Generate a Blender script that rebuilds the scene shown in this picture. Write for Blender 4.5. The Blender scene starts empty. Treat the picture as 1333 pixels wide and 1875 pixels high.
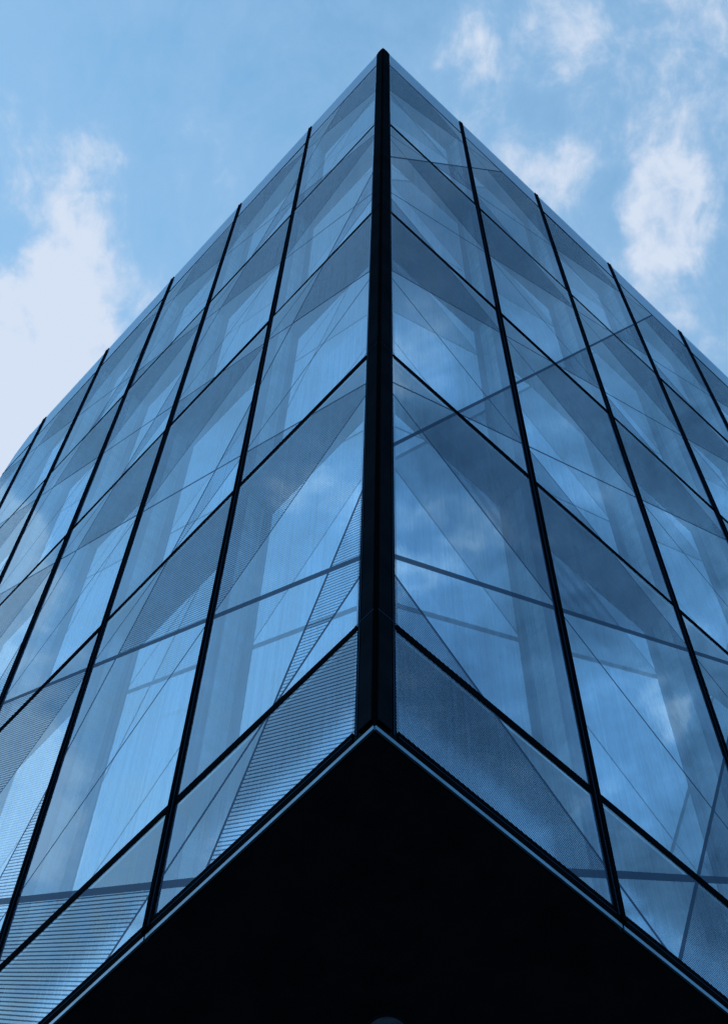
import bpy, bmesh, math, random
from mathutils import Vector, Matrix
random.seed(7)
C = bpy.context.scene.collection
SC = bpy.context.scene

# ------------------------------------------------------------------ camera
K = 1.5                     # one bay is 1.5 m
GZ = 25.86                  # height of the roof edge above the ground
R_ = ((0.99922139, 0.03756474, 0.01206245),
      (-0.02942302, 0.91318072, -0.4064914),
      (-0.02628494, 0.40581999, 0.91357498))      # right, down, forward
cam_d = bpy.data.cameras.new('camera')
cam = bpy.data.objects.new('camera', cam_d)
C.objects.link(cam)
rt, dn, fw = (Vector(r) for r in R_)
m = Matrix((rt, -dn, -fw)).transposed().to_4x4()
m.translation = Vector((0.11372705 * K, -2.48858543 * K, -16.17120576 * K + GZ))
cam.matrix_world = m
cam_d.sensor_fit = 'VERTICAL'
cam_d.sensor_height = 24.0
cam_d.lens = 24.0 * 3123.07 / 1875.0
cam_d.clip_start = 0.05
cam_d.clip_end = 6000
SC.camera = cam

# ------------------------------------------------------------------ light
SUN_EL, SUN_AZ = math.radians(34), math.radians(-62)   # azimuth from +Y towards +X
sun_dir = Vector((math.sin(SUN_AZ) * math.cos(SUN_EL), math.cos(SUN_AZ) * math.cos(SUN_EL), math.sin(SUN_EL)))
sd = bpy.data.lights.new('sun', 'SUN')
sd.energy = 0.8
sd.angle = math.radians(12)
sd.color = (1.0, 0.96, 0.92)
so = bpy.data.objects.new('sun', sd)
C.objects.link(so)
so.rotation_euler = sun_dir.to_track_quat('Z', 'Y').to_euler()
so.location = (0, 0, 60)

SC.view_settings.view_transform = 'Standard'
SC.view_settings.look = 'None'
SC.view_settings.exposure = 0.0
SC.view_settings.gamma = 1.0
SC.view_settings.use_curve_mapping = False
SC.render.engine = 'CYCLES'
SC.cycles.max_bounces = 14
SC.cycles.glossy_bounces = 8
SC.cycles.transparent_max_bounces = 24
SC.cycles.caustics_reflective = False
SC.cycles.caustics_refractive = False


class N:
    """small helper to write node trees as expressions"""
    def __init__(s, nt):
        s.nt = nt
        s.n = nt.nodes
        s.l = nt.links

    def put(s, sock, v):
        if isinstance(v, bpy.types.NodeSocket):
            s.l.new(v, sock)
        elif v is not None:
            sock.default_value = v

    def M(s, op, a, b=None, c=None, clamp=False):
        x = s.n.new('ShaderNodeMath')
        x.operation = op
        x.use_clamp = clamp
        for i, v in enumerate((a, b, c)):
            if v is not None:
                s.put(x.inputs[i], v)
        return x.outputs[0]

    def V(s, op, a, b=None):
        x = s.n.new('ShaderNodeVectorMath')
        x.operation = op
        s.put(x.inputs[0], a)
        if b is not None:
            s.put(x.inputs[1], b)
        return x.outputs['Value'] if op in ('DOT_PRODUCT', 'LENGTH') else x.outputs[0]

    def noise(s, vec, scale, detail=3, rough=0.5, dist=0.0):
        x = s.n.new('ShaderNodeTexNoise')
        s.put(x.inputs['Vector'], vec)
        x.inputs['Scale'].default_value = scale
        x.inputs['Detail'].default_value = detail
        x.inputs['Roughness'].default_value = rough
        x.inputs['Distortion'].default_value = dist
        return x.outputs['Fac'], x.outputs['Color']

    def smooth(s, v, a, b, lo=0.0, hi=1.0):
        x = s.n.new('ShaderNodeMapRange')
        x.interpolation_type = 'SMOOTHSTEP'
        s.put(x.inputs[0], v)
        for i, q in enumerate((a, b, lo, hi)):
            s.put(x.inputs[i + 1], q)
        return x.outputs[0]

    def lin(s, v, a, b, lo=0.0, hi=1.0):
        x = s.n.new('ShaderNodeMapRange')
        s.put(x.inputs[0], v)
        for i, q in enumerate((a, b, lo, hi)):
            s.put(x.inputs[i + 1], q)
        return x.outputs[0]

    def mix(s, f, a, b, mode='MIX'):
        x = s.n.new('ShaderNodeMix')
        x.data_type = 'RGBA'
        x.blend_type = mode
        s.put(x.inputs[0], f)
        s.put(x.inputs[6], a)
        s.put(x.inputs[7], b)
        return x.outputs[2]

    def shmix(s, f, a, b):
        x = s.n.new('ShaderNodeMixShader')
        s.put(x.inputs[0], f)
        s.l.new(a, x.inputs[1])
        s.l.new(b, x.inputs[2])
        return x.outputs[0]


# ------------------------------------------------------------------ sky with clouds
w = bpy.data.worlds.new('World')
SC.world = w
w.use_nodes = True
nt = w.node_tree
nt.nodes.clear()
g = N(nt)
tc = nt.nodes.new('ShaderNodeTexCoord')
dirv = tc.outputs['Generated']
sky = nt.nodes.new('ShaderNodeTexSky')
sky.sky_type = 'NISHITA'
sky.sun_disc = False
sky.sun_elevation = SUN_EL
sky.sun_rotation = SUN_AZ
sky.air_density = 1.0
sky.dust_density = 0.4
sky.ozone_density = 1.5
# clouds: heaps of thin cloud in given directions, broken up by turbulence
HEAPS = [(-0.1931, 0.1875, 0.9631, 1.60, 0.75), (-0.1868, 0.2265, 0.9559, 1.70, 0.85),
 (-0.2099, 0.2573, 0.9433, 1.80, 0.60), (-0.1774, 0.2720, 0.9458, 1.50, 0.55),
 (-0.2121, 0.2956, 0.9314, 1.80, 1.1), (-0.2258, 0.3267, 0.9178, 2.30, 1.90),
 (-0.2334, 0.3639, 0.9017, 2.50, 1.40), (-0.1572, 0.2975, 0.9417, 1.60, 0.75),
 (0.1499, 0.2330, 0.9609, 0.90, 1.05), (0.1573, 0.2567, 0.9536, 1.00, 1.45),
 (0.1484, 0.2182, 0.9646, 1.20, 0.45), (0.1091, 0.1677, 0.9798, 2.50, 0.66),
 (0.1659, 0.1626, 0.9726, 2.30, 0.60), (0.1751, 0.2949, 0.9393, 2.00, 0.50),
 (0.1722, 0.2035, 0.9638, 1.70, 0.50), (0.0471, 0.2080, 0.9770, 1.10, 0.80),
 (0.0233, 0.1628, 0.9864, 1.60, 0.60), (0.0810, 0.2266, 0.9706, 1.20, 0.95),
 (0.1297, 0.2777, 0.9519, 1.60, 0.80), (-0.1909, 0.1234, 0.9738, 2.30, 0.60),
 (-0.0255, 0.1434, 0.9893, 1.80, 0.40), (-0.1128, 0.2195, 0.9691, 1.20, 0.45),
 (0.0700, 0.1350, 0.9884, 1.80, 0.50), (-0.1250, 0.2700, 0.9547, 1.20, 0.45),
 (-0.4165, 0.2261, 0.8806, 1.20, 1.20),
 (-0.4077, 0.2497, 0.8783, 1.50, 1.60), (-0.3958, 0.2315, 0.8887, 0.90, 1.20), (-0.4389, 0.2474, 0.8638, 1.50, 1.50), (-0.4345, 0.2175, 0.8740, 0.80, 1.20), (-0.5235, 0.2535, 0.8135, 1.60, 1.60), (-0.5164, 0.2331, 0.8240, 1.00, 1.20), (-0.5429, 0.2270, 0.8085, 1.00, 1.20), (-0.5552, 0.2443, 0.7951, 1.40, 1.50),
 (-0.5306, 0.2242, 0.8174, 1.70, 1.80), (-0.5516, 0.2356, 0.8001, 1.30, 1.40),
 (-0.3879, 0.0502, 0.9203, 1.30, 1.00), (-0.4688, 0.2300, 0.8528, 1.50, 0.80),
 (0.5127, 0.1408, 0.8469, 0.60, 1.60), (0.5204, 0.1450, 0.8415, 0.50, 1.10),
 (0.5036, 0.1368, 0.8531, 0.50, 0.70), (0.3245, 0.0094, 0.9458, 1.20, 1.30),
 (0.4311, 0.0220, 0.9020, 1.90, 0.90), (0.2946, 0.0198, 0.9554, 0.90, 0.50),
 (0.5347, 0.1213, 0.8363, 2.00, 0.35)]
DARKS = [(0.5068, 0.0130, 0.8620, 2.50, 0.50), (0.3964, 0.0327, 0.9175, 2.00, 0.40),
 (0.4424, 0.1039, 0.8908, 1.80, 0.40), (0.2649, 0.0396, 0.9635, 1.80, 0.30)]
_, wc = g.noise(dirv, 14, 5, 0.6)
warp = nt.nodes.new('ShaderNodeVectorMath')
warp.operation = 'MULTIPLY_ADD'
nt.links.new(wc, warp.inputs[0])
warp.inputs[1].default_value = (0.05, 0.05, 0.05)
off = g.V('ADD', dirv, (-0.025, -0.025, -0.025))
nt.links.new(off, warp.inputs[2])
wd = g.V('NORMALIZE', warp.outputs[0])


def heaps(lst):
    tot = None
    for x, y, z, rad, wt in lst:
        dt = g.V('DOT_PRODUCT', wd, (x, y, z))
        b = g.smooth(dt, math.cos(math.radians(rad * 1.9)), 1.0, 0.0, wt)
        tot = b if tot is None else g.M('ADD', tot, b)
    return tot


h = heaps(HEAPS)
dk = heaps(DARKS)
_, wc2 = g.noise(dirv, 9, 3, 0.5)
sw = nt.nodes.new('ShaderNodeVectorMath')
sw.operation = 'MULTIPLY_ADD'
nt.links.new(wc2, sw.inputs[0])
sw.inputs[1].default_value = (0.10, 0.10, 0.10)
nt.links.new(g.V('MULTIPLY', dirv, (1.35, 0.8, 1.0)), sw.inputs[2])
off2 = sw.outputs[0]
f1, _ = g.noise(off2, 20, 8, 0.62, 0.0)
f2, _ = g.noise(dirv, 5, 5, 0.6, 0.2)
f3, _ = g.noise(dirv, 90, 4, 0.6)
n1 = g.lin(f1, 0.30, 0.70, 0.0, 1.0)
n2 = g.lin(f2, 0.35, 0.65, 0.0, 1.0)
cl = g.M('MULTIPLY_ADD', g.M('MINIMUM', h, 2.2), 0.46, g.M('MULTIPLY', n1, 0.80))
cl = g.M('ADD', cl, g.M('MULTIPLY_ADD', n2, 0.44, -0.30))
cl = g.M('ADD', cl, g.lin(f3, 0.35, 0.65, -0.07, 0.07))
sx = nt.nodes.new('ShaderNodeSeparateXYZ')
nt.links.new(dirv, sx.inputs[0])
side = g.smooth(g.M('ABSOLUTE', sx.outputs[0]), 0.24, 0.38)
f4, _ = g.noise(off2, 34, 6, 0.6)
cl = g.M('ADD', cl, g.M('MULTIPLY', side, g.lin(f4, 0.40, 0.68, -0.04, 0.42)))      # mottled cloud lower in the sky
cl = g.lin(cl, -0.14, 1.38)
base = g.mix(1.0, sky.outputs[0], (1.58, 2.12, 1.93, 1), 'MULTIPLY')
deep = g.smooth(sx.outputs[0], 0.14, 0.42)            # clearer, deeper blue on the right-hand side of the sky
base = g.mix(deep, base, g.mix(1.0, base, (0.84, 0.89, 0.92, 1), 'MULTIPLY'))
ccol = g.mix(g.smooth(cl, 0.50, 1.0), (2.2, 3.65, 5.5, 1), (4.6, 5.15, 6.1, 1))     # thin cloud is bluer than thick
ccol = g.mix(side, ccol, g.mix(1.0, ccol, (1.10, 1.50, 1.74, 1), 'MULTIPLY'))          # clouds away from the zenith are brighter and bluer
col = g.mix(g.M('MULTIPLY', cl, 0.94), base, ccol)
col = g.mix(g.M('MULTIPLY', dk, 0.75, clamp=True), col, (0.25, 0.65, 1.45, 1))
bg = nt.nodes.new('ShaderNodeBackground')
nt.links.new(col, bg.inputs[0])
bg.inputs[1].default_value = 0.15
out = nt.nodes.new('ShaderNodeOutputWorld')
nt.links.new(bg.outputs[0], out.inputs[0])

# ------------------------------------------------------------------ materials


def newmat(name):
    mt = bpy.data.materials.new(name)
    mt.use_nodes = True
    mt.node_tree.nodes.clear()
    o = mt.node_tree.nodes.new('ShaderNodeOutputMaterial')
    return mt, N(mt.node_tree), o


def pbr(name, colr, rough, metal=0.0, spec=0.5, nscale=6.0, var=0.25, bump=0.0):
    mt, g, o = newmat(name)
    b = g.n.new('ShaderNodeBsdfPrincipled')
    t = g.n.new('ShaderNodeTexCoord')
    f, _ = g.noise(t.outputs['Object'], nscale, 5, 0.6)
    c2 = tuple(min(1, x * (1 + var)) for x in colr)
    c1 = tuple(x * (1 - var) for x in colr)
    cc = g.mix(g.smooth(f, 0.3, 0.7), (*c1, 1), (*c2, 1))
    g.l.new(cc, b.inputs['Base Color'])
    g.l.new(g.lin(f, 0.3, 0.7, rough * 0.85, min(1, rough * 1.15)), b.inputs['Roughness'])
    b.inputs['Metallic'].default_value = metal
    b.inputs['Specular IOR Level'].default_value = spec
    if bump:
        bp = g.n.new('ShaderNodeBump')
        bp.inputs['Strength'].default_value = bump
        bp.inputs['Distance'].default_value = 0.01
        g.l.new(f, bp.inputs['Height'])
        g.l.new(bp.outputs[0], b.inputs['Normal'])
    g.l.new(b.outputs[0], o.inputs[0])
    return mt




def blackmat(name, dif, glo, gr, tint):
    mt, g, o = newmat(name)
    t = g.n.new('ShaderNodeTexCoord')
    f, _ = g.noise(t.outputs['Object'], 2.0, 5, 0.6)
    d = g.n.new('ShaderNodeBsdfDiffuse')
    d.inputs[0].default_value = (*dif, 1)
    gl = g.n.new('ShaderNodeBsdfGlossy')
    gl.inputs[0].default_value = (*tint, 1)
    gl.inputs['Roughness'].default_value = gr
    g.l.new(g.shmix(g.lin(f, 0.3, 0.7, glo * 0.4, glo), d.outputs[0], gl.outputs[0]), o.inputs[0])
    return mt


M_black = blackmat('black_anodised_aluminium', (0.0015, 0.002, 0.003), 0.003, 0.4, (0.5, 0.75, 1.0))
M_post = blackmat('black_corner_panel', (0.0012, 0.0017, 0.002), 0.010, 0.3, (0.45, 0.7, 1.0))
M_groove = blackmat('dark_gasket', (0.008, 0.02, 0.045), 0.035, 0.4, (0.45, 0.7, 1.0))
M_frame = pbr('dark_blue_frame', (0.045, 0.11, 0.26), 0.5, 0.0, 0.3)
M_rail = pbr('grey_blind_rail', (0.42, 0.59, 0.78), 0.5, 0.0, 0.4)
M_strip = pbr('pale_drip_edge', (0.10, 0.19, 0.27), 0.5, 1.0, 0.5)
M_soffit = pbr('black_soffit', (0.022, 0.028, 0.036), 0.9, 0.0, 0.02)
M_dark = pbr('dark_interior', (0.02, 0.03, 0.045), 0.8)
M_slab = pbr('concrete_slab', (0.10, 0.13, 0.17), 0.8)
M_roof = pbr('roof_membrane', (0.12, 0.14, 0.17), 0.9)
M_ground = pbr('asphalt_ground', (0.05, 0.05, 0.052), 0.9, 0, 0.2, 0.4, 0.3)
M_lamp = pbr('frosted_lamp_cover', (0.13, 0.20, 0.31), 0.5, 0, 0.1)
M_lampring = pbr('lamp_ring', (0.012, 0.02, 0.035), 0.5, 0, 0.1)


def m_curtain():
    mt, g, o = newmat('sheer_curtain')
    t = g.n.new('ShaderNodeUVMap')
    sp = g.n.new('ShaderNodeSeparateXYZ')
    g.l.new(t.outputs[0], sp.inputs[0])
    cx = g.n.new('ShaderNodeCombineXYZ')
    g.put(cx.inputs[0], g.M('MULTIPLY', sp.outputs[0], 16.0))
    g.put(cx.inputs[1], g.M('MULTIPLY', sp.outputs[1], 0.8))
    f, _ = g.noise(cx.outputs[0], 1.0, 4, 0.6)
    d = g.n.new('ShaderNodeBsdfDiffuse')
    g.l.new(g.mix(g.smooth(f, 0.3, 0.7), (0.10, 0.22, 0.48, 1), (0.24, 0.42, 0.75, 1)), d.inputs[0])
    tr = g.n.new('ShaderNodeBsdfTranslucent')
    tr.inputs[0].default_value = (0.5, 0.6, 0.7, 1)
    s = g.shmix(0.3, d.outputs[0], tr.outputs[0])
    g.l.new(s, o.inputs[0])
    return mt


M_curtain = m_curtain()


def fresnel_fac(g, base, power, top):
    lw = g.n.new('ShaderNodeLayerWeight')
    lw.inputs[0].default_value = 0.5
    geo = g.n.new('ShaderNodeNewGeometry')
    dt = g.M('ABSOLUTE', g.V('DOT_PRODUCT', geo.outputs['Incoming'], geo.outputs['Normal']))
    om = g.M('SUBTRACT', 1.0, dt)
    return g.M('MULTIPLY_ADD', g.M('POWER', om, power), top - base, base, clamp=True)


def streaks(g, uv, fx, fy, seed):
    sp = g.n.new('ShaderNodeSeparateXYZ')
    g.l.new(uv, sp.inputs[0])
    cx = g.n.new('ShaderNodeCombineXYZ')
    g.put(cx.inputs[0], g.M('MULTIPLY', sp.outputs[0], fx))
    g.put(cx.inputs[1], g.M('MULTIPLY', sp.outputs[1], fy))
    cx.inputs[2].default_value = seed
    f, _ = g.noise(cx.outputs[0], 1.0, 5, 0.65)
    return f


def m_outer(name, stripes, duty, cover):
    """clear outer pane: printed ceramic frit on the inner face (lines, and
    fields of fine stripes), a sky reflection on the outer face"""
    mt, g, o = newmat(name)
    M = g.M
    uvn = g.n.new('ShaderNodeUVMap')
    uv = uvn.outputs[0]
    sp = g.n.new('ShaderNodeSeparateXYZ')
    g.l.new(uv, sp.inputs[0])
    X = M('SUBTRACT', sp.outputs[0], 100.0)
    S = M('SUBTRACT', sp.outputs[1], 100.0)
    U = M('ABSOLUTE', X)
    fx = M('FRACT', sp.outputs[0])
    fs = M('FRACT', sp.outputs[1])
    par = M('MODULO', M('ADD', M('FLOOR', sp.outputs[0]), M('FLOOR', sp.outputs[1])), 2.0)   # 0 even
    x3 = M('DIVIDE', fx, 3.0)
    third = M('DIVIDE', U, 3.0)

    def gt(a, b): return M('GREATER_THAN', a, b)
    def AND(a, b): return M('MULTIPLY', a, b)
    def OR(a, b): return M('MAXIMUM', a, b)
    # lines rising away from the corner: s = c - u/3 ; falling: s = c + u/3

    def fam(v, period, phase, half):
        q = M('DIVIDE', M('SUBTRACT', v, phase), period)
        r = M('ROUND', q)
        dist = M('MULTIPLY', M('ABSOLUTE', M('SUBTRACT', q, r)), period)
        c = M('MULTIPLY_ADD', r, period, phase)
        return M('LESS_THAN', dist, half(c) if callable(half) else half)
    p = 2 / 3.
    rise = fam(M('ADD', S, third), p, 0.5, lambda c: M('MULTIPLY_ADD', gt(c, 3.5), 0.0042, 0.0036))
    fall = fam(M('SUBTRACT', S, third), p, 0.5, lambda c: M('MULTIPLY_ADD', gt(c, 3.5), 0.0014, 0.0034))
    steep = fam(M('ADD', S, X), 2.0, 1.5, 0.0085)
    lines = OR(OR(rise, fall), steep)
    # striped fields
    e1 = AND(M('LESS_THAN', fs, M('SUBTRACT', 0.5, x3)), gt(fs, M('SUBTRACT', x3, 1 / 6.)))
    e2 = AND(gt(fs, M('SUBTRACT', 1.5, fx)), M('LESS_THAN', fs, M('SUBTRACT', 7 / 6., x3)))
    o1 = AND(M('LESS_THAN', fs, M('ADD', 1 / 6., x3)), gt(fs, M('SUBTRACT', 0.5, fx)))
    o2 = gt(fs, M('ADD', 5 / 6., x3))
    even = OR(e1, e2)
    odd = OR(o1, o2)
    field = M('ADD', M('MULTIPLY', M('SUBTRACT', 1.0, par), even), M('MULTIPLY', par, odd))
    field = AND(field, gt(S, 0.0))
    lines = AND(lines, gt(S, 0.0))
    st = M('LESS_THAN', M('FRACT', M('MULTIPLY', M('SUBTRACT', sp.outputs[1], M('DIVIDE', sp.outputs[0], 3.0)), stripes)), duty)
    frit = OR(lines, AND(field, st))

    dirt = streaks(g, uv, 60, 1.0, 2.0)
    blot = streaks(g, uv, 2.3, 3.5, 9.0)
    # surface waviness of toughened glass
    bp = g.n.new('ShaderNodeBump')
    bp.inputs['Strength'].default_value = 0.03
    bp.inputs['Distance'].default_value = 0.02
    g.l.new(blot, bp.inputs['Height'])
    gl = g.n.new('ShaderNodeBsdfGlossy')
    gl.inputs['Roughness'].default_value = 0.0
    gl.inputs[0].default_value = (0.765, 0.90, 0.98, 1)
    g.l.new(bp.outputs[0], gl.inputs['Normal'])
    tr = g.n.new('ShaderNodeBsdfTransparent')
    tr.inputs[0].default_value = (0.87, 0.94, 0.98, 1)
    di = g.n.new('ShaderNodeBsdfDiffuse')
    di.inputs[0].default_value = (0.026, 0.048, 0.10, 1)
    du = g.n.new('ShaderNodeBsdfDiffuse')
    du.inputs[0].default_value = (0.15, 0.31, 0.60, 1)
    back = g.shmix(g.lin(dirt, 0.38, 0.68, 0.03, 0.26), tr.outputs[0], du.outputs[0])
    back = g.shmix(M('MULTIPLY', frit, M('MULTIPLY_ADD', lines, 0.95 - cover, cover)), back, di.outputs[0])
    fr = fresnel_fac(g, 0.17, 4.0, 0.52)
    fr = M('MULTIPLY', M('MULTIPLY', fr, g.lin(blot, 0.3, 0.7, 0.93, 1.05)), M('MULTIPLY_ADD', frit, -0.86, 1.0), clamp=True)
    res = g.shmix(fr, back, gl.outputs[0])
    g.l.new(res, o.inputs[0])
    return mt


def m_inner():
    mt, g, o = newmat('coated_inner_glass')
    uvn = g.n.new('ShaderNodeUVMap')
    uv = uvn.outputs[0]
    blot = streaks(g, uv, 3.1, 2.2, 4.0)
    bp = g.n.new('ShaderNodeBump')
    bp.inputs['Strength'].default_value = 0.03
    bp.inputs['Distance'].default_value = 0.02
    g.l.new(blot, bp.inputs['Height'])
    gl = g.n.new('ShaderNodeBsdfGlossy')
    gl.inputs['Roughness'].default_value = 0.0
    gl.inputs[0].default_value = (0.765, 0.90, 0.98, 1)
    g.l.new(bp.outputs[0], gl.inputs['Normal'])
    tr = g.n.new('ShaderNodeBsdfTransparent')
    tr.inputs[0].default_value = (0.62, 0.80, 0.95, 1)
    fr = fresnel_fac(g, 0.56, 2.0, 0.78)
    g.l.new(g.shmix(fr, tr.outputs[0], gl.outputs[0]), o.inputs[0])
    return mt


M_outL = m_outer('fritted_glass_coarse', 125.0, 0.36, 0.60)
M_outR = m_outer('fritted_glass_fine', 150.0, 0.46, 0.90)
M_in = m_inner()


def m_spandrel():
    mt, g, o = newmat('satin_spandrel')
    uvn = g.n.new('ShaderNodeUVMap')
    f = streaks(g, uvn.outputs[0], 40, 1.5, 5.0)
    gl = g.n.new('ShaderNodeBsdfGlossy')
    g.l.new(g.lin(f, 0.3, 0.7, 0.20, 0.30), gl.inputs['Roughness'])
    g.l.new(g.mix(g.smooth(f, 0.3, 0.7), (0.50, 0.66, 0.80, 1), (0.66, 0.82, 0.94, 1)), gl.inputs[0])
    g.l.new(gl.outputs[0], o.inputs[0])
    return mt


M_span = m_spandrel()

# ------------------------------------------------------------------ geometry helpers
TOP, T0, T1, H = 0.0, -0.6174, -3.2822, 2.6884
TZ = [T0, T1, T1 - H, T1 - 2 * H, T1 - 3 * H]
GB = -11.985            # foot of the glass
BOT = -12.066           # underside
CAV = 0.10              # depth of the glazed cavity
r2 = math.sqrt(0.5)
AX = {'L': (Vector((-r2, r2, 0)), Vector((r2, r2, 0))), 'R': (Vector((r2, r2, 0)), Vector((-r2, r2, 0)))}
NB = {'L': 6, 'R': 7}


def P(F, u, z, d):
    t, n = AX[F]
    v = t * u + n * d
    return Vector((v.x * K, v.y * K, z * K + GZ))


def sval(z):
    return (T1 - z) / H + 1


RAKE = [(0.0, 5.252), (-0.257, 5.427), (-0.711, 5.53), (-1.6, 5.66), (-2.8, 5.78), (-4.6, 5.90), (-7.0, 5.97), (-12.2, 6.0)]


def umax(F, z):
    if F == 'R':
        return 7.0
    if z >= 0:
        return RAKE[0][1]
    for (z0, u0), (z1, u1) in zip(RAKE, RAKE[1:]):
        if z1 <= z <= z0:
            return u0 + (u1 - u0) * (z0 - z) / (z0 - z1)
    return 6.0


def obj(name, bm, mat, parent=None, smooth=False):
    me = bpy.data.meshes.new(name)
    bmesh.ops.recalc_face_normals(bm, faces=bm.faces)
    bm.to_mesh(me)
    bm.free()
    for mt in (mat if isinstance(mat, (list, tuple)) else [mat]):
        me.materials.append(mt)
    if smooth:
        for p in me.polygons:
            p.use_smooth = True
    o = bpy.data.objects.new(name, me)
    C.objects.link(o)
    o.parent = parent
    return o


def box(bm, F, u0, u1, z0, z1, d0, d1, mi=0):
    vs = [bm.verts.new(P(F, u, z, d)) for u in (u0, u1) for z in (z0, z1) for d in (d0, d1)]
    for q in ((0, 1, 3, 2), (4, 6, 7, 5), (0, 4, 5, 1), (2, 3, 7, 6), (0, 2, 6, 4), (1, 5, 7, 3)):
        f = bm.faces.new([vs[i] for i in q])
        f.material_index = mi


def sheet(F, u0, u1, z0, z1, d, tilt=(0, 0)):
    """one pane, cut by the raked end of the building; UV = pattern coordinates"""
    bm = bmesh.new()
    uvl = bm.loops.layers.uv.new('UVMap')
    zs = [z0, z1]
    if F == 'L' and u1 > 5.2:
        zs += [z for z, _ in RAKE if z0 < z < z1]
    zs = sorted(zs)
    sg = -1 if F == 'L' else 1
    uc, zc = (u0 + u1) / 2, (z0 + z1) / 2
    for a, b in zip(zs, zs[1:]):
        pts = [(u0, a), (min(u1, umax(F, a)), a), (min(u1, umax(F, b)), b), (u0, b)]
        if pts[1][0] <= u0 or pts[2][0] <= u0:
            continue
        vs = [bm.verts.new(P(F, u, z, d + tilt[0] * (u - uc) + tilt[1] * (z - zc))) for u, z in pts]
        f = bm.faces.new(vs)
        for lp, (u, z) in zip(f.loops, pts):
            lp[uvl].uv = (sg * u + 100.0, sval(z) + 100.0)
    bmesh.ops.remove_doubles(bm, verts=bm.verts, dist=1e-5)
    return bm


# ------------------------------------------------------------------ ground
bm = bmesh.new()
G = 3000
vs = [bm.verts.new((x, y, 0)) for x, y in ((-G, -G), (G, -G), (G, G), (-G, G))]
bm.faces.new(vs)
gr = obj('ground', bm, M_ground)
gr['kind'] = 'structure'

# ------------------------------------------------------------------ the building
B = bpy.data.objects.new('glass_office_building', None)
C.objects.link(B)
B['label'] = 'glass office building with black corner post and diagonally striped window panes above a black underside'
B['category'] = 'building'

MW = 0.0215      # half width of a mullion
TH = 0.0215      # half height of a transom

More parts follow.
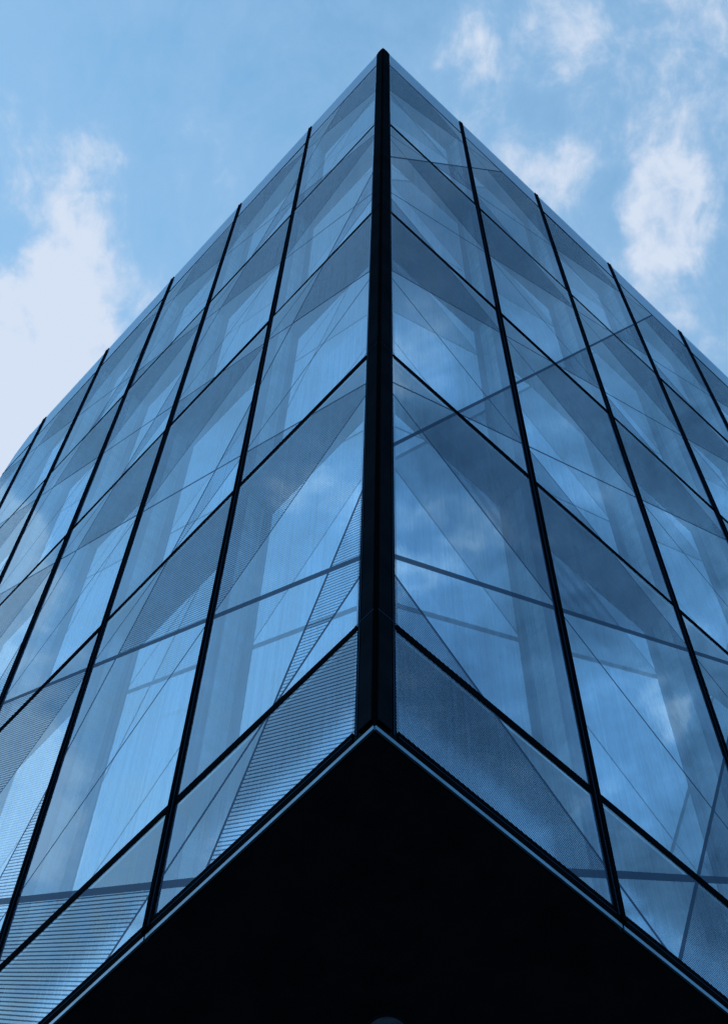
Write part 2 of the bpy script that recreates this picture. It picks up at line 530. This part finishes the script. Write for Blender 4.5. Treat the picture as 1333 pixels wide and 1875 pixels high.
for F in 'LR':
    MO = M_outL if F == 'L' else M_outR
    for i in range(NB[F]):
        u0 = 0.088 if i == 0 else i + MW
        u1 = i + 1 - MW
        # the four glazed storeys and the short piece at the foot
        rows = [(T0, T1), (TZ[1], TZ[2]), (TZ[2], TZ[3]), (TZ[3], TZ[4]), (TZ[4], GB)]
        for k, (zt, zb) in enumerate(rows):
            a = zb + (TH if k < 4 else 0.0)
            b = zt - (TH if k else 0.012)
            # dark frame lining the cavity
            bm = bmesh.new()
            e1 = min(u1, umax(F, a), umax(F, b))
            fw_ = 0.03
            mid = CAV * 0.52
            box(bm, F, u0, u0 + 0.012, a, b, 0.006, CAV + 0.02)
            box(bm, F, e1 - 0.012, e1, a, b, 0.006, mid)
            box(bm, F, e1 - 0.013, e1 + 0.0005, a + 0.001, b - 0.001, mid + 0.001, CAV + 0.019, 1)
            box(bm, F, u0 + 0.0125, e1 - 0.0135, b - 0.014, b, 0.006, CAV + 0.02, 1)
            box(bm, F, u0 + 0.0125, e1 - 0.0135, a, a + 0.012, 0.006, CAV + 0.02)
            wn = obj('window', bm, [M_frame, M_rail], B)
            j = 0.003
            obj('outer_pane', sheet(F, u0 - 0.004, u1 + 0.004, a - 0.004, b + 0.004, 0.0,
                                    (random.uniform(-j, j), random.uniform(-j, j) * 0.5)), MO, wn)
            obj('inner_pane' if k < 4 else 'spandrel', sheet(F, u0 + 0.010, e1 - 0.010, a + 0.010, b - 0.010, CAV,
                                    (random.uniform(-j, j) * 2, random.uniform(-j, j))), M_in if k < 4 else M_span, wn)
            # curtain with folds behind the inner pane
            if e1 - u0 > 0.4 and k < 4:
                bm = bmesh.new()
                uvl = bm.loops.layers.uv.new('UVMap')
                n = 72
                ph = random.uniform(0, 6)
                prev = None
                for q in range(n + 1):
                    u = u0 + 0.02 + (e1 - u0 - 0.04) * q / n
                    d = 0.19 + 0.018 * math.sin(u * 46 + ph) + 0.010 * math.sin(u * 23.7 + ph * 2)
                    va = bm.verts.new(P(F, u, a + 0.02, d))
                    vb = bm.verts.new(P(F, u, b - 0.03, d))
                    if prev:
                        f = bm.faces.new((prev[0], va, vb, prev[1]))
                        for lp, uvv in zip(f.loops, ((prev[2], 0), (u, 0), (u, 1), (prev[2], 1))):
                            lp[uvl].uv = (uvv[0] + i * 3.1 + k * 1.7, uvv[1] + k)
                    prev = (va, vb, u)
                obj('curtain', bm, M_curtain, wn, True)
        # parapet pane, solid board behind it
        bm = sheet(F, u0 - 0.004, min(u1 + 0.004, 9), T0 + 0.012, TOP - 0.004, 0.0, (random.uniform(-.001, .001), 0))
        pn = obj('parapet_pane', bm, MO, B)
        bm = sheet(F, u0 + 0.004, u1 - 0.004, T0 + 0.014, TOP - 0.008, 0.004)
        obj('backing_board', bm, M_frame, pn)
        # pale drip edge below the glass, one length per bay
        bm = bmesh.new()
        box(bm, F, (0.002 if i == 0 else i + 0.004), i + 1 - 0.004, BOT, BOT + 0.019, -0.004, 0.003)
        obj('drip_edge', bm, M_strip, B)
    # mullions: a dark box with two fine grooves
    for i in range(1, NB[F]):
        bm = bmesh.new()
        box(bm, F, i - MW, i + MW, BOT + 0.028, TOP - 0.035, -0.006, CAV + 0.12)
        box(bm, F, i - MW * 0.36, i + MW * 0.36, BOT + 0.03, TOP - 0.08, -0.014, -0.0065)
        box(bm, F, i - MW * 0.62, i - MW * 0.48, BOT + 0.05, TOP - 0.06, -0.009, -0.0062, 1)
        box(bm, F, i + MW * 0.48, i + MW * 0.62, BOT + 0.05, TOP - 0.06, -0.009, -0.0062, 1)
        obj('mullion', bm, [M_black, M_groove], B)
    # transoms, one run for each level between mullions
    for k, z in enumerate(TZ):
        bm = bmesh.new()
        th = 0.011 if k == 0 else TH
        for i in range(NB[F]):
            ua = 0.09 if i == 0 else i + MW + 0.001
            ub = min(i + 1 - MW - 0.001, umax(F, z))
            box(bm, F, ua, ub, z - th, z + th, -0.003, CAV + 0.12)
            box(bm, F, ua, ub, z + th + 0.0005, z + th + 0.006, -0.001, 0.02, 1)
        obj('transom', bm, [M_black, M_groove], B)
    # foot rail with a fine line along it
    bm = bmesh.new()
    for i in range(NB[F]):
        ua = 0.09 if i == 0 else i + MW + 0.001
        ub = i + 1 - MW - 0.001
        box(bm, F, ua, ub, BOT + 0.0195, GB + 0.004, -0.004, CAV + 0.12)
        box(bm, F, ua, ub, BOT + 0.052, BOT + 0.055, -0.0055, -0.0042, 1)
    obj('foot_rail', bm, [M_black, M_groove], B)

# corner post: two black cladding faces meeting at the corner, grooves at the edges
bm = bmesh.new()


def prism(bm, pts, z0, z1, mi=0):
    lo = [bm.verts.new((x * K, y * K, z0 * K + GZ)) for x, y in pts]
    hi = [bm.verts.new((x * K, y * K, z1 * K + GZ)) for x, y in pts]
    n = len(pts)
    fs = [bm.faces.new(lo[::-1]), bm.faces.new(hi)]
    for i in range(n):
        fs.append(bm.faces.new((lo[i], lo[(i + 1) % n], hi[(i + 1) % n], hi[i])))
    for f in fs:
        f.material_index = mi


def pl(F, u, d):
    t, n = AX[F]
    v = t * u + n * d
    return (v.x, v.y)


prism(bm, [pl('L', 0, 0), pl('R', 0.086, 0), pl('R', 0.086, 0.13), (0, 0.26), pl('L', 0.086, 0.13), pl('L', 0.086, 0)], BOT + 0.027, 0.0)
for F in 'LR':
    box(bm, F, 0.006, 0.060, BOT + 0.05, -0.065, -0.010, -0.0005)      # raised flat
    box(bm, F, 0.072, 0.075, BOT + 0.05, -0.02, -0.004, -0.0005, 1)
for z in TZ[1:] + [T0]:
    for F in 'LR':
        box(bm, F, 0.0, 0.0885, z - 0.002, z + 0.002, -0.0112, -0.0102, 1)
obj('corner_post', bm, [M_post, M_groove], B)


# slabs, ceilings, inner walls, roof
def foot(z, inset, back=0.3):
    """plan of the building at a height, from the corner: L runs to its raked end, R to its end"""
    L_ = umax('L', z) - 0.02
    R_e = 7.0 - back
    tL, tR = AX['L'][0], AX['R'][0]
    q = [(inset, inset), (R_e, inset), (R_e, L_ - 0.0), (inset, L_ - 0.0)]
    return [tuple((tR * a + tL * b)[:2]) for a, b in q]      # a along R, b along L


for z in TZ[1:]:
    bm = bmesh.new()
    prism(bm, foot(z, CAV + 0.125), z - 0.08, z + 0.06)
    obj('floor_slab', bm, M_slab, B)
bm = bmesh.new()
prism(bm, foot(0.0, 0.05), -0.45, -0.03)
obj('roof', bm, M_roof, B)
bm = bmesh.new()
prism(bm, [pl('L', 0.0, 0.0), pl('R', 7.0, 0.0), tuple((AX['R'][0] * 7 + AX['L'][0] * 6)[:2]), pl('L', 6.0, 0.0)], BOT + 0.001, BOT + 0.0255)
# pull the soffit edges in behind the drip edge
for v in bm.verts:
    v.co.y += 0.018
obj('soffit', bm, M_soffit, B)
bm = bmesh.new()
prism(bm, [tuple((AX['R'][0] * a + AX['L'][0] * b)[:2]) for a, b in ((0.9, 0.9), (6.5, 0.9), (6.5, 4.9), (0.9, 4.9))], BOT + 0.03, -0.46)
obj('core_wall', bm, M_dark, B)
# raked end of the left side and the plain end of the right side, both closed
bm = bmesh.new()
tL, tR = AX['L'][0], AX['R'][0]
prev = None
for z, u in RAKE[:-1] + [(BOT + 0.03, 6.0)]:
    a = tR * 0.0 + tL * u
    b = tR * 7.0 + tL * u
    c = (bm.verts.new((a.x * K, a.y * K, z * K + GZ)), bm.verts.new((b.x * K, b.y * K, z * K + GZ)))
    if prev:
        bm.faces.new((prev[0], prev[1], c[1], c[0]))
    prev = c
o = obj('end_wall', bm, M_frame, B)
bm = bmesh.new()
vs = []
for z, u in RAKE[:-1] + [(BOT + 0.03, 6.0)]:
    b = tR * 7.0 + tL * u
    vs.append(bm.verts.new((b.x * K, b.y * K, z * K + GZ)))
for z in (BOT + 0.03, 0.0):
    b = tR * 7.0
    vs.append(bm.verts.new((b.x * K, b.y * K, z * K + GZ)))
bm.faces.new(vs)
obj('end_wall', bm, M_frame, B)
# recessed ground floor that carries the overhang
bm = bmesh.new()
prism(bm, [tuple((AX['R'][0] * a + AX['L'][0] * b)[:2]) for a, b in ((2.6, 2.6), (6.6, 2.6), (6.6, 5.6), (2.6, 5.6))], -GZ / K + 0.001, BOT)
obj('base_wall', bm, M_soffit, B)

# ------------------------------------------------------------------ round lamp under the overhang
L = bpy.data.objects.new('ceiling_lamp', None)
C.objects.link(L)
L.location = (0.0015 * K, 1.063 * K, BOT * K + GZ)
L['label'] = 'small round domed lamp on the black underside near the building corner'
L['category'] = 'ceiling light'


def lathe(prof, n=40):
    bm = bmesh.new()
    rings = []
    for r, z in prof:
        rings.append([bm.verts.new((r * math.cos(2 * math.pi * i / n), r * math.sin(2 * math.pi * i / n), z)) for i in range(n)] if r > 1e-6 else [bm.verts.new((0, 0, z))])
    for a, b in zip(rings, rings[1:]):
        for i in range(n):
            j = (i + 1) % n
            if len(b) == 1:
                bm.faces.new((a[i], a[j], b[0]))
            elif len(a) == 1:
                bm.faces.new((a[0], b[i], b[j]))
            else:
                bm.faces.new((a[i], a[j], b[j], b[i]))
    return bm


rr = 0.088
obj('lamp_cover', lathe([(rr * math.cos(t), -0.012 - 0.035 * math.sin(t)) for t in [math.pi / 2 * q / 8 for q in range(8)]] + [(0, -0.047)]), M_lamp, L, True)
obj('mounting_ring', lathe([(rr + 0.012, 0.0), (rr + 0.012, -0.010), (rr + 0.004, -0.014), (rr - 0.004, -0.012)]), M_lampring, L, True)
